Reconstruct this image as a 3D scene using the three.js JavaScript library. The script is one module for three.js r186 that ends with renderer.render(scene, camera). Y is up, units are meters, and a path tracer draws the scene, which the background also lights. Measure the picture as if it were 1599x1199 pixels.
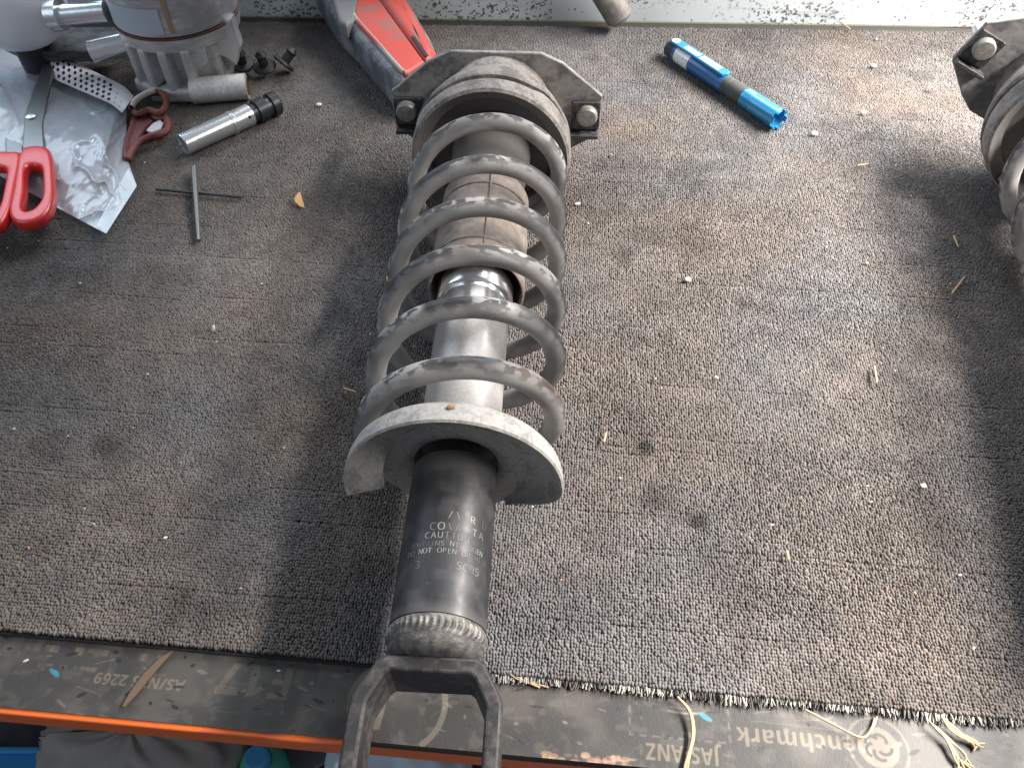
import * as THREE from 'three';
import { mergeGeometries, mergeVertices, toCreasedNormals } from 'three/addons/utils/BufferGeometryUtils.js';
import { RoundedBoxGeometry } from 'three/addons/geometries/RoundedBoxGeometry.js';
import { RectAreaLightUniformsLib } from 'three/addons/lights/RectAreaLightUniformsLib.js';

// ---------------------------------------------------------------- camera, light, exposure
const scene = new THREE.Scene();
const F = 1245, PITCH = THREE.MathUtils.degToRad(49.4), EYE = 0.461;      // focal length in photo pixels, tilt, height over the carpet
const camera = new THREE.PerspectiveCamera(2 * Math.atan(599.5 / F) * 180 / Math.PI, 1024 / 767, 0.01, 30);
camera.position.set(0, EYE, 0);
camera.rotation.set(-PITCH, 0, 0);
scene.add(camera);
const renderer = new THREE.WebGLRenderer({ antialias: true });
renderer.setSize(1024, 767);
renderer.toneMapping = THREE.LinearToneMapping;
renderer.toneMappingExposure = 1.32;
renderer.shadowMap.enabled = true;
RectAreaLightUniformsLib.init();
scene.background = new THREE.Color().setRGB(0.13, 0.14, 0.158);            // the dim workshop round the bench
function windowLight(color, intensity, w, h, from, to) {
  const l = new THREE.RectAreaLight(new THREE.Color().setRGB(...color), intensity, w, h);
  l.position.set(...from); l.lookAt(...to); scene.add(l); return l;
}
windowLight([1, 0.935, 0.88], 112, 1.9, 1.4, [1.6, 1.42, -0.76], [2.32, 0.4, -0.65]);      // broad bright opening beyond the right end of the bench
windowLight([0.95, 0.97, 1], 9, 1.1, 0.7, [0.4, 1.45, -1.95], [0.0, 0.1, -0.45]);        // window behind the bench, seen in the metal
windowLight([0.72, 0.86, 1], 2.8, 0.9, 0.7, [-1.0, 0.8, -1.35], [-0.4, 0.05, -0.8]);      // weaker skylight from behind the left end
windowLight([0.75, 0.87, 1], 1.5, 1.0, 0.8, [-1.45, 0.95, 0.0], [-0.45, 0, -0.85]);       // and a little from the left, behind the photographer

// ---------------------------------------------------------------- helpers
let seed = 7;
const rnd = () => { seed = (seed * 1664525 + 1013904223) >>> 0; return seed / 4294967296; };
const rr = (a, b) => a + (b - a) * rnd();
const V = (x, y, z) => new THREE.Vector3(x, y, z);
const lerp = (a, b, t) => a + (b - a) * t, clamp = (x, a = 0, b = 1) => Math.min(b, Math.max(a, x));
const sm = (a, b, x) => { const t = clamp((x - a) / (b - a)); return t * t * (3 - 2 * t); };
// where the view through a photo pixel meets the level plane at height h
function at(px, py, h = 0) {
  const v = (py - 599.5) / F, u = (px - 799.5) / F, c = Math.cos(PITCH), s = Math.sin(PITCH);
  const k = (EYE - h) / (s + v * c);
  return V(u * k, h, -k * (c - v * s));
}
const hsh = (x, y, s) => { let n = (x * 374761393 + y * 668265263 + s * 974634777) | 0; n = Math.imul(n ^ (n >>> 13), 1274126177); return ((n ^ (n >>> 16)) >>> 0) / 4294967296; };
function vn(x, y, s, px = 0, py = 0) {                                      // value noise, periodic when px, py are set
  const xi = Math.floor(x), yi = Math.floor(y), fx = x - xi, fy = y - yi;
  const w = (a, p) => p ? ((a % p) + p) % p : a, e = (t) => t * t * (3 - 2 * t);
  const a = hsh(w(xi, px), w(yi, py), s), b = hsh(w(xi + 1, px), w(yi, py), s), c = hsh(w(xi, px), w(yi + 1, py), s), d = hsh(w(xi + 1, px), w(yi + 1, py), s);
  return lerp(lerp(a, b, e(fx)), lerp(c, d, e(fx)), e(fy));
}
function fbm(x, y, s, oct = 4, px = 0, py = 0) {
  let v = 0, a = 0.5, t = 0;
  for (let i = 0; i < oct; i++) { v += a * vn(x, y, s + i, px, py); t += a; x *= 2; y *= 2; px *= 2; py *= 2; a *= 0.5; }
  return v / t;
}
const toS = (l) => 255 * (l <= 0.0031308 ? 12.92 * l : 1.055 * Math.pow(clamp(l), 1 / 2.4) - 0.055);
function tex(w, h, fn, color = true) {                                      // fn gives linear values
  const d = new Uint8Array(w * h * 4);
  for (let j = 0; j < h; j++) for (let i = 0; i < w; i++) {
    const c = fn((i + 0.5) / w, (j + 0.5) / h), k = 4 * (j * w + i);
    if (color) { d[k] = toS(c[0]); d[k + 1] = toS(c[1]); d[k + 2] = toS(c[2]); } else { d[k] = d[k + 1] = d[k + 2] = 255 * clamp(c); }
    d[k + 3] = 255;
  }
  const t = new THREE.DataTexture(d, w, h);
  t.wrapS = t.wrapT = THREE.RepeatWrapping; t.magFilter = THREE.LinearFilter; t.minFilter = THREE.LinearMipmapLinearFilter; t.generateMipmaps = true;
  if (color) t.colorSpace = THREE.SRGBColorSpace;
  t.needsUpdate = true; return t;
}
function canvasTex(w, h, draw, color = true) {
  const c = document.createElement('canvas'); c.width = w; c.height = h;
  draw(c.getContext('2d'), w, h);
  const t = new THREE.CanvasTexture(c); if (color) t.colorSpace = THREE.SRGBColorSpace;
  t.anisotropy = 8; return t;
}
const rep = (t, x, y) => { const c = t.clone(); c.repeat.set(x, y); c.needsUpdate = true; return c; };
const col = (r, g, b) => new THREE.Color().setRGB(r, g, b);
const std = (o) => new THREE.MeshStandardMaterial({ side: THREE.DoubleSide, ...o });
const phy = (o) => new THREE.MeshPhysicalMaterial({ side: THREE.DoubleSide, ...o });

const used = {};
function numbered(n) { const b = n.replace(/_\d{3}$/, ''); used[b] = (used[b] ?? -1) + 1; return used[b] ? `${b}_${String(used[b]).padStart(3, '0')}` : b; }
function shade(o) { o.traverse((m) => { if (m.isMesh) { m.castShadow = m.receiveShadow = true; } }); return o; }
function tag(o, label, category, group) { o.userData.label = label; o.userData.category = category; if (group) o.userData.group = group; return o; }
function thing(name, label, category, p, turn = 0, group) {
  const o = new THREE.Group(); o.name = numbered(name); o.position.copy(p); o.rotation.y = turn; scene.add(o);
  return tag(o, label, category, group);
}
function part(name, geo, mat, parent) {
  const g = Array.isArray(geo) ? merge(geo) : geo;
  const m = new THREE.Mesh(g, mat); m.name = name; m.castShadow = m.receiveShadow = true; parent.add(m); return m;
}
function solo(name, geo, mat, p, label, category, group) {
  const m = part(numbered(name), geo, mat, scene); m.position.copy(p); return tag(m, label, category, group);
}
function struct(name, geo, mat, p) { const m = part(name, geo, mat, scene); if (p) m.position.copy(p); m.userData.kind = 'structure'; return m; }
function merge(list) {
  return mergeGeometries(list.map((g) => { const h = g.index ? g.toNonIndexed() : g.clone(); for (const k of Object.keys(h.attributes)) if (!['position', 'normal', 'uv'].includes(k)) h.deleteAttribute(k); return h; }));
}
// a ring swept round the y axis from a profile of [t, r] that may depend on the angle; turned so that t runs along -z and angle 0 is up
function ring(profile, o = {}) {
  const { n = 64, a0 = 0, a1 = 2 * Math.PI, y = 0, crease = 0.6, closed = false } = o;
  const pos = [], uv = [], idx = [], fn = typeof profile === 'function' ? profile : () => profile;
  let np = 0;
  for (let i = 0; i <= n; i++) {
    const a = lerp(a0, a1, i / n), pr = fn(a); np = pr.length;
    let len = 0; const ls = pr.map((p, k) => k ? (len += Math.hypot(p[0] - pr[k - 1][0], p[1] - pr[k - 1][1])) : 0);
    pr.forEach(([t, r], k) => { pos.push(1000 * r * Math.sin(a), 1000 * (y + r * Math.cos(a)), -1000 * t); uv.push(i / n, len ? ls[k] / len : 0); });
  }
  for (let i = 0; i < n; i++) for (let k = 0; k < np - (closed ? 0 : 1); k++) {
    const a = i * np + k, b = i * np + (k + 1) % np, c = a + np, d = b + np; idx.push(a, c, b, b, c, d);
  }
  if (closed && Math.abs(a1 - a0) < 6.28) {
    for (const [i, flip] of [[0, false], [n, true]]) {
      const pr = fn(lerp(a0, a1, i / n)).map(([t, r]) => new THREE.Vector2(t, r));
      for (const f of THREE.ShapeUtils.triangulateShape(pr, [])) idx.push(...(flip ? f : [f[0], f[2], f[1]]).map((q) => i * np + q));
    }
  }
  const g = new THREE.BufferGeometry();
  g.setAttribute('position', new THREE.Float32BufferAttribute(pos, 3)); g.setAttribute('uv', new THREE.Float32BufferAttribute(uv, 2)); g.setIndex(idx);
  return toCreasedNormals(g, crease).scale(0.001, 0.001, 0.001);
}
function box(w, h, d, r = 0.001, x = 0, y = 0, z = 0) { const g = new RoundedBoxGeometry(w, h, d, 2, Math.min(r, w / 2.01, h / 2.01, d / 2.01)); g.translate(x, y, z); return g; }
function extr(shape, depth, bevel = 0.001, seg = 2, curve = 16) {
  return new THREE.ExtrudeGeometry(shape, { depth: Math.max(1e-5, depth - 2 * bevel), bevelEnabled: bevel > 0, bevelSize: bevel, bevelThickness: bevel, bevelOffset: -bevel, bevelSegments: seg, curveSegments: curve }).translate(0, 0, bevel);
}
const ccw = (q) => THREE.ShapeUtils.isClockWise(q) ? q.reverse() : q;
// an outline given as photo pixels seen at height h, as a solid standing from height y0 to y1 round the base point
function pxShape(pts, h, base, smooth = false) {
  const q = pts.map(([x, y]) => { const p = at(x, y, h); return new THREE.Vector2(p.x - base.x, -(p.z - base.z)); });
  if (smooth) { const c = new THREE.CatmullRomCurve3(q.map((p) => V(p.x, p.y, 0)), true, 'catmullrom', 0.5); return new THREE.Shape(ccw(c.getPoints(pts.length * 6).slice(0, -1).map((p) => new THREE.Vector2(p.x, p.y)))); }
  return new THREE.Shape(ccw(q));
}
function slab(shape, y0, y1, bevel = 0.001, seg = 3) { return extr(shape, y1 - y0, bevel, seg).rotateX(-Math.PI / 2).translate(0, y0, 0); }
// a rounded closed band between an outer and an inner outline, both given as photo pixels
function band(outer, inner, h, y0, y1, base, n = 72) {
  const path = (o) => { const c = new THREE.CatmullRomCurve3(o.map(([x, y]) => { const p = at(x, y, h); return V(p.x - base.x, 0, p.z - base.z); }), true, 'catmullrom', 0.5); return c.getSpacedPoints(400); };
  const O = path(outer), I = path(inner), c = V(0, 0, 0); I.forEach((p) => c.addScaledVector(p, 1 / I.length));
  const near = (L, a) => L.reduce((b, p) => { let d = Math.abs(Math.atan2(p.z - c.z, p.x - c.x) - a); d = Math.min(d, 2 * Math.PI - d); return d < b[0] ? [d, p] : b; }, [9, null])[1];
  const pos = [], uv = [], idx = [], K = 20;
  for (let i = 0; i < n; i++) { const a = -Math.PI + 2 * Math.PI * (i + 0.5) / n, o = near(O, a), q = near(I, a);
    for (let j = 0; j < K; j++) { const b = 2 * Math.PI * j / K, e = (v) => Math.sign(v) * Math.pow(Math.abs(v), 0.6), f = 0.5 + 0.5 * e(Math.cos(b)); pos.push(lerp(q.x, o.x, f), lerp(y0, y1, 0.5 + 0.5 * e(Math.sin(b))), lerp(q.z, o.z, f)); uv.push(i / n, j / K); } }
  for (let i = 0; i < n; i++) for (let j = 0; j < K; j++) { const i2 = (i + 1) % n, j2 = (j + 1) % K; idx.push(i * K + j, i2 * K + j, i * K + j2, i * K + j2, i2 * K + j, i2 * K + j2); }
  const g = new THREE.BufferGeometry(); g.setAttribute('position', new THREE.Float32BufferAttribute(pos, 3)); g.setAttribute('uv', new THREE.Float32BufferAttribute(uv, 2)); g.setIndex(idx); g.computeVertexNormals(); return g;
}
function tube(pts, r, seg = 40, rad = 10, closed = false, tension = 0.5) { return new THREE.TubeGeometry(new THREE.CatmullRomCurve3(pts, closed, 'catmullrom', tension), seg, r, rad, closed); }
function cylBetween(a, b, r0, r1 = r0, n = 24) {
  const d = b.clone().sub(a), g = new THREE.CylinderGeometry(r1, r0, d.length(), n); g.translate(0, d.length() / 2, 0);
  g.applyQuaternion(new THREE.Quaternion().setFromUnitVectors(V(0, 1, 0), d.normalize())); return g.translate(a.x, a.y, a.z);
}

// ---------------------------------------------------------------- materials
const speck = (base, dust, o = {}) => tex(512, 512, (u, v) => {
  const n = fbm(u * 6, v * 6, o.s ?? 3, 5, 6, 6), m = fbm(u * 40, v * 40, (o.s ?? 3) + 9, 2, 40, 40);
  const k = sm(o.a ?? 0.35, o.b ?? 0.65, n * 0.75 + m * 0.25);
  return [0, 1, 2].map((i) => lerp(base[i], dust[i], k) * (0.85 + 0.3 * m));
});
const grain = tex(256, 256, (u, v) => 0.5 * fbm(u * 24, v * 24, 5, 3, 24, 24) + 0.5 * vn(u * 90, v * 90, 8, 90, 90), false);
const roughA = tex(256, 256, (u, v) => 0.35 + 0.5 * fbm(u * 8, v * 8, 15, 4, 8, 8), false);
const roughB = tex(256, 256, (u, v) => 0.34 + 0.4 * fbm(u * 8, v * 8, 15, 4, 8, 8), false);
const dustySteel = std({ map: rep(speck([0.075, 0.073, 0.072], [0.16, 0.15, 0.142], { s: 11 }), 8, 2), roughness: 0.62, metalness: 0.15, bumpMap: rep(grain, 8, 2), bumpScale: 0.0003 });
const darkSteel = std({ map: speck([0.03, 0.031, 0.034], [0.085, 0.083, 0.083], { s: 21 }), roughness: 0.5, metalness: 0.3, bumpMap: grain, bumpScale: 0.0002 });
const mountGrey = std({ map: rep(speck([0.11, 0.103, 0.098], [0.21, 0.195, 0.18], { s: 31 }), 5, 1), roughness: 0.75, bumpMap: rep(grain, 10, 2), bumpScale: 0.0003 });
const rubber = std({ map: speck([0.02, 0.02, 0.021], [0.05, 0.047, 0.045], { s: 41 }), roughness: 0.85 });
const seatGrey = std({ map: rep(speck([0.22, 0.215, 0.205], [0.33, 0.32, 0.30], { s: 51, a: 0.3, b: 0.6 }), 4, 1), roughness: 0.6, bumpMap: rep(grain, 10, 2), bumpScale: 0.0002 });
const boltGrey = std({ map: speck([0.2, 0.195, 0.185], [0.3, 0.285, 0.26], { s: 61 }), roughness: 0.5, metalness: 0.3 });
const chrome = std({ color: col(0.72, 0.73, 0.74), metalness: 1, roughness: 0.2 });
const chromeDull = std({ color: col(0.74, 0.77, 0.79), metalness: 0.8, roughness: 0.27, bumpMap: grain, bumpScale: 0.0001 });
const blackPlastic = std({ color: col(0.014, 0.015, 0.016), roughness: 0.5 });
// spring: black paint under grey dust, rubbed bare in streaks
const springMap = tex(2048, 128, (u, v) => {
  const d = fbm(u * 80, v * 2, 71, 5, 80, 2), c = fbm(u * 420, v * 12, 75, 3, 420, 12), crest = Math.exp(-Math.pow(Math.min(v, 1 - v) / 0.13, 2));
  const bare = clamp(crest * sm(0.4, 0.62, d) * 1.1), chip = sm(0.54, 0.62, c + 0.16 * crest - 0.06), rust = sm(0.84, 0.87, vn(u * 90, v * 3, 79, 90, 3)) * crest;
  let k = [0, 1, 2].map((i) => lerp([0.33, 0.323, 0.314][i], [0.19, 0.187, 0.184][i], sm(0.35, 0.7, fbm(u * 70, v * 3, 73, 3, 70, 3))));
  k = k.map((x, i) => lerp(x, [0.026, 0.027, 0.03][i], bare * 0.95));
  k = k.map((x, i) => lerp(x, [0.018, 0.018, 0.02][i], chip * crest * 0.9));
  return k.map((x, i) => lerp(x, [0.12, 0.07, 0.045][i], rust * 0.3));
});
const springRough = tex(1024, 128, (u, v) => 0.72 - 0.24 * clamp(Math.exp(-Math.pow(Math.min(v, 1 - v) / 0.13, 2)) * sm(0.4, 0.62, fbm(u * 80, v * 2, 71, 5, 80, 2)) * 1.1), false);
const springMat = phy({ map: springMap, roughness: 1, roughnessMap: springRough, metalness: 0.1, bumpMap: tex(1024, 128, (u, v) => fbm(u * 260, v * 8, 75, 3, 260, 8), false), bumpScale: 0.0003 });
// dust cover: brown-grey dusty plastic
const coverMat = std({ map: speck([0.135, 0.112, 0.098], [0.235, 0.20, 0.175], { s: 81, a: 0.25, b: 0.75 }), roughness: 0.78, bumpMap: grain, bumpScale: 0.0002 });
// upper tube: bare glossy paint near the collar, dust caked towards the seat
const upTubeMap = tex(512, 256, (u, v) => {
  const k = clamp(1.05 - 1.15 * v + 0.7 * (fbm(u * 10, v * 6, 91, 4, 10, 0) - 0.5)); const m = vn(u * 160, v * 100, 95, 160, 0);
  return [0, 1, 2].map((i) => lerp([0.2, 0.195, 0.194][i], [0.44, 0.43, 0.415][i], k) * (0.9 + 0.2 * m));
});
const upTubeRough = tex(512, 256, (u, v) => clamp(0.2 + 0.5 * clamp(1.05 - 1.15 * v + 0.7 * (fbm(u * 10, v * 6, 91, 4, 10, 0) - 0.5))), false);
const upTubeMat = phy({ map: upTubeMap, roughness: 1, roughnessMap: upTubeRough, metalness: 0.35 });
// lower tube: black paint with worn stamped lettering, u round the tube from the top, v from the weld to the seat
const TL = 0.0974, TC = 2 * Math.PI * 0.0252;
function tubePrint(g, w, h, ink) {
  const S = w / TC, rowY = (mm) => h * (1 - mm / 1000 / TL);
  g.textBaseline = 'middle'; g.textAlign = 'center'; g.fillStyle = g.strokeStyle = ink;
  const line = (txt, mm, size, x0, gap) => {
    g.font = `${Math.round(size / 1000 * S)}px sans-serif`;
    [...txt].forEach((ch, i) => {
      const x = w / 2 + (x0 + i * gap) / 1000 * S, y = rowY(mm) + (rnd() - 0.5) * 5; const n = fbm(x / 90, y / 60, 5, 2);
      g.globalAlpha = clamp(0.28 + 1.5 * (n - 0.3)); if (ch !== ' ') g.fillText(ch, x, y);
    });
  };
  line('/\\ R U', 55, 6.4, 3, 4.2);
  line('CO\\ACTA', 47.8, 6.4, -6, 4.7);
  line('CAUTION', 42.6, 5.2, -8.5, 3.6);
  line('CONTAINS NITROGEN', 37.8, 4.1, -17.5, 2.55);
  line('DO NOT OPEN OR HEAT', 33.6, 4.1, -19, 2.6);
  line('3     SC05', 26.2, 6, -12, 3.7);
  g.globalAlpha = 1;
}
const seedKeep = seed;
const lowTubeMap = canvasTex(2048, 1264, (g, w, h) => {
  const im = g.createImageData(w, h);
  for (let j = 0; j < h; j++) for (let i = 0; i < w; i++) {
    const u = i / w, v = 1 - j / h, n = fbm(u * 14, v * 10, 101, 4, 14, 0), m = fbm(u * 60, v * 6, 105, 2, 60, 0), k = 4 * (j * w + i);
    const d = clamp(0.5 * sm(0.45, 0.75, n) + 1.2 * sm(0.8, 1, v) + 0.9 * sm(0.08, 0, v) + 0.18 * m);
    for (let q = 0; q < 3; q++) im.data[k + q] = toS(lerp([0.015, 0.016, 0.019][q], [0.12, 0.117, 0.115][q], d * 0.5));
    im.data[k + 3] = 255;
  }
  g.putImageData(im, 0, 0);
  seed = 55;
  tubePrint(g, w, h, '#a5a49f');
  g.fillStyle = '#b9b5ac';
  for (let i = 0; i < 130; i++) { g.globalAlpha = rr(0.2, 0.8); const s = rr(1, 4); g.fillRect(rr(0, w), rr(0, h), s, s * rr(0.6, 2.4)); }
  g.globalAlpha = 1;
});
lowTubeMap.wrapS = THREE.RepeatWrapping; lowTubeMap.offset.x = 0.5;
const lowTubeBump = canvasTex(2048, 1264, (g, w, h) => { g.fillStyle = '#fff'; g.fillRect(0, 0, w, h); seed = 55; tubePrint(g, w, h, '#000'); }, false);
lowTubeBump.wrapS = THREE.RepeatWrapping; lowTubeBump.offset.x = 0.5;
seed = seedKeep;
const lowTubeMat = phy({ map: lowTubeMap, roughness: 1, roughnessMap: rep(roughB, 3, 2), metalness: 0.0, bumpMap: lowTubeBump, bumpScale: 0.0003, clearcoat: 0.12, clearcoatRoughness: 0.35 });

// ---------------------------------------------------------------- the bench
const YAW = -0.0878;                                                       // the bench runs a little askew to the view
const bench = new THREE.Matrix4().makeRotationY(YAW).setPosition(0, 0, -0.1745);   // origin: carpet's front edge below the lens, x along the bench
const onBench = (g) => g.applyMatrix4(bench);
const PLY = -0.008, PLYF = 0.043;                                          // height of the board, how far it sticks out past the carpet

// film-faced board with worn print, read from the other side
const PW = 1.0, PD = 0.12;
const plyMap = canvasTex(2048, 256, (g, w, h) => {
  const im = g.createImageData(w, h);
  for (let j = 0; j < h; j++) for (let i = 0; i < w; i++) {
    const u = i / w, v = j / h, k = 4 * (j * w + i), n = fbm(u * 30, v * 4, 111, 5), m = fbm(u * 160, v * 24, 117, 3);
    let d = sm(0.42, 0.7, n) * 0.7 + sm(0.55, 0.75, m) * 0.4;
    const left = sm(0.5, 0.3, u); d += left * 0.35 * n * 2;
    for (let q = 0; q < 3; q++) im.data[k + q] = toS(lerp([0.026, 0.025, 0.024][q], [0.08, 0.072, 0.063][q], clamp(d)));
    im.data[k + 3] = 255;
  }
  g.putImageData(im, 0, 0);
  const X = (m) => w * (0.5 + m / PW), Y = (m) => h * (m / PD), S = w / PW;      // metres along the bench; metres out from the carpet edge, plus 7 cm
  const ink = (a) => `rgba(165,148,122,${a * 0.72})`;
  const text = (t, x, y, size, a, sx = 1, font = 'sans-serif') => { g.save(); g.translate(X(x), Y(y)); g.rotate(Math.PI); g.scale(sx, 1); g.font = `bold ${Math.round(size * S)}px ${font}`; g.textAlign = 'center'; g.textBaseline = 'middle'; g.fillStyle = ink(a); g.fillText(t, 0, 0); g.restore(); };
  text('F17', -0.150, 0.092, 0.027, 0.3, 1.05);
  text('AS/NZS 2269', -0.218, 0.099, 0.0095, 0.6);
  text('JAS-ANZ', 0.098, 0.111, 0.0125, 0.62, 0.85);
  text('benchmark', 0.166, 0.098, 0.0135, 0.6);
  for (let i = 0; i < 26; i++) { g.fillStyle = ink(rr(0.1, 0.4)); g.fillRect(X(-0.3 + rr(0, 0.1)), Y(rr(0, 1) < 0.5 ? 0.082 : 0.093), rr(3, 12), rr(3, 12)); }
  g.strokeStyle = ink(0.45); g.lineWidth = 7;
  g.beginPath(); g.arc(X(-0.066), Y(0.098), 0.029 * S, -0.7, 0.9); g.stroke();
  g.beginPath(); g.arc(X(-0.066), Y(0.098), 0.026 * S, 2.3, 4.2); g.stroke();
  g.lineWidth = 16; g.beginPath(); g.moveTo(X(-0.074), Y(0.086)); g.lineTo(X(-0.076), Y(0.113)); g.stroke();
  g.fillStyle = ink(0.55); g.beginPath(); g.arc(X(0.207), Y(0.098), 0.0115 * S, 0, 7); g.fill();
  g.strokeStyle = ink(0.4); g.lineWidth = 3; g.beginPath(); g.arc(X(0.207), Y(0.098), 0.0165 * S, 0, 7); g.stroke();
  g.strokeStyle = 'rgba(30,28,27,.9)'; g.lineWidth = 3.5; for (let i = 0; i < 5; i++) { g.beginPath(); g.arc(X(0.207) + 7 * Math.cos(i * 1.256), Y(0.098) + 7 * Math.sin(i * 1.256), 8, i, i + 2.6); g.stroke(); }
  g.strokeStyle = ink(0.4); g.lineWidth = 2.5; g.setLineDash([9, 6]); g.strokeRect(X(0.069), Y(0.082), 0.056 * S, 0.022 * S); g.setLineDash([]);
  for (let i = 0; i < 9; i++) { g.strokeStyle = ink(rr(0.15, 0.4)); g.lineWidth = rr(1, 3); const y = Y(rr(0.084, 0.09)); g.beginPath(); g.moveTo(X(rr(0.085, 0.095)), y); g.quadraticCurveTo(X(0.105), y + rr(2, 9), X(rr(0.11, 0.122)), y - rr(0, 6)); g.stroke(); }
  for (let i = 0; i < 5; i++) { g.strokeStyle = ink(rr(0.15, 0.3)); g.lineWidth = rr(1, 2.5); const y = Y(0.084 + i * 0.0014); g.beginPath(); g.moveTo(X(0.14), y); g.lineTo(X(0.196), y + 3); g.stroke(); }
  for (let i = 0; i < 260; i++) { g.fillStyle = rnd() < 0.6 ? 'rgba(24,23,22,.75)' : 'rgba(150,140,125,.35)'; g.beginPath(); g.ellipse(rr(0, w), rr(h * 0.5, h), rr(1, 9), rr(0.6, 3), rr(-0.6, 0.6), 0, 7); g.fill(); }
  for (let i = 0; i < 60; i++) { g.strokeStyle = `rgba(175,170,160,${rr(0.1, 0.4)})`; g.lineWidth = rr(0.6, 1.5); const x = rr(0, w), y = rr(h * 0.5, h); g.beginPath(); g.moveTo(x, y); g.lineTo(x + rr(-40, 40), y + rr(-14, 14)); g.stroke(); }
  for (let i = 0; i < 34; i++) { g.fillStyle = `rgba(${150 + rr(0, 40)},${118 + rr(0, 30)},105,${rr(0.25, 0.6)})`; const x = X(rr(0.02, 0.075)); g.beginPath(); g.ellipse(x, h - rr(0, 8), rr(2, 9), rr(1, 4), 0, 0, 7); g.fill(); }
  g.fillStyle = '#2f8fb4'; for (const [x, y] of [[-0.3, 0.076], [-0.27, 0.098], [0.112, 0.09]]) { g.globalAlpha = 0.7; g.beginPath(); g.ellipse(X(x), Y(y), 9, 3, 0.5, 0, 7); g.fill(); } g.globalAlpha = 1;
});
const plyMat = std({ map: plyMap, roughness: 0.55, bumpMap: rep(grain, 24, 3), bumpScale: 0.00008 });
const plyEdge = std({ map: speck([0.03, 0.024, 0.02], [0.13, 0.085, 0.06], { s: 121, a: 0.5, b: 0.8 }), roughness: 0.8 });
{
  // printed top strip, out to the board's front edge; the rest of the board lies under the carpet
  const top = new THREE.PlaneGeometry(PW, PD, 60, 4).rotateX(-Math.PI / 2).translate(0, PLY, PLYF - PD / 2);
  const rest = box(2.2, 0.012, 1.0, 0.0012, 0, PLY - 0.0064, PLYF - 0.5005);
  const t = thing('plywood_board', 'dark film-faced plywood board with upside-down print under the carpet', 'board', V(0, 0, 0));
  part('board_core', onBench(rest), plyEdge, t);
  part('printed_face', onBench(top), plyMat, t);
  const orange = std({ map: rep(tex(512, 64, (u, v) => { const n = fbm(u * 20, v * 4, 131, 4, 20, 4), s = sm(0.62, 0.7, n); return [lerp(0.75, 0.4, s * 0.4), lerp(0.15, 0.12, s), lerp(0.025, 0.06, s)]; }), 3, 1), roughness: 0.42 });
  const b = thing('orange_beam', 'orange painted steel beam along the front edge of the bench', 'beam', V(0, 0, 0));
  part('beam_body', onBench(box(2.2, 0.042, 0.03, 0.0012, 0, PLY - 0.034, PLYF - 0.0225)), orange, b);
  part('beam_lip', onBench(box(1.0, 0.0165, 0.0115, 0.0012, -0.586, PLY - 0.0092, PLYF - 0.0024)), orange, b);
}

// back panel: white paint, scuffed black
{
  const g = new THREE.BoxGeometry(2.6, 0.16, 0.012);
  const map = canvasTex(2048, 256, (c, w, h) => {
    const im = c.createImageData(w, h);
    for (let j = 0; j < h; j++) for (let i = 0; i < w; i++) {
      const k = 4 * (j * w + i), n = fbm(i / 90, j / 60, 141, 4), low = sm(h * 0.8, h, j), area = sm(0.45, 0.68, fbm(i / 170, j / 120, 149, 2));
      const fleck = sm(0.66, 0.72, fbm(i / 4.5, j / 3.5, 145, 3) + 0.08 * area - 0.02), smear = sm(0.6, 0.8, fbm(i / 60, j / 9, 147, 3)) * 0.35;
      const b = [0.60 - 0.14 * (1 - n), 0.65 - 0.14 * (1 - n), 0.66 - 0.13 * (1 - n)].map((x, q) => lerp(lerp(x, [0.2, 0.2, 0.2][q], smear * area), [0.05, 0.045, 0.045][q], fleck * area * 0.9));
      for (let q = 0; q < 3; q++) im.data[k + q] = toS(b[q]); im.data[k + 3] = 255;
    }
    c.putImageData(im, 0, 0);
    for (let i = 0; i < 260; i++) { c.fillStyle = `rgba(30,29,32,${rr(0.2, 0.7)})`; const x = w * (rnd() < 0.5 ? rr(0.2, 0.5) : rnd()); c.beginPath(); c.ellipse(x, h - Math.pow(rnd(), 1.2) * h * 0.5, rr(0.8, 3), rr(0.6, 2), rr(0, 3), 0, 7); c.fill(); }
    c.fillStyle = 'rgba(110,112,70,.55)'; c.fillRect(0, h - 3, w, 3);
  });
  map.wrapS = THREE.RepeatWrapping; map.repeat.set(2, 1);
  const m = struct('wall', g, std({ map, roughness: 0.5 }), V(0.05, PLY + 0.082, -1.0095));
  m.rotation.y = -0.03;
}

// lower shelf under the bench
const SHELF = -0.34;
struct('floor', box(3.2, 0.02, 2.2, 0.002, 0, SHELF - 0.01, -0.5), std({ map: rep(speck([0.02, 0.022, 0.035], [0.06, 0.058, 0.07], { s: 151 }), 6, 4), roughness: 0.6 }));

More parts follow.
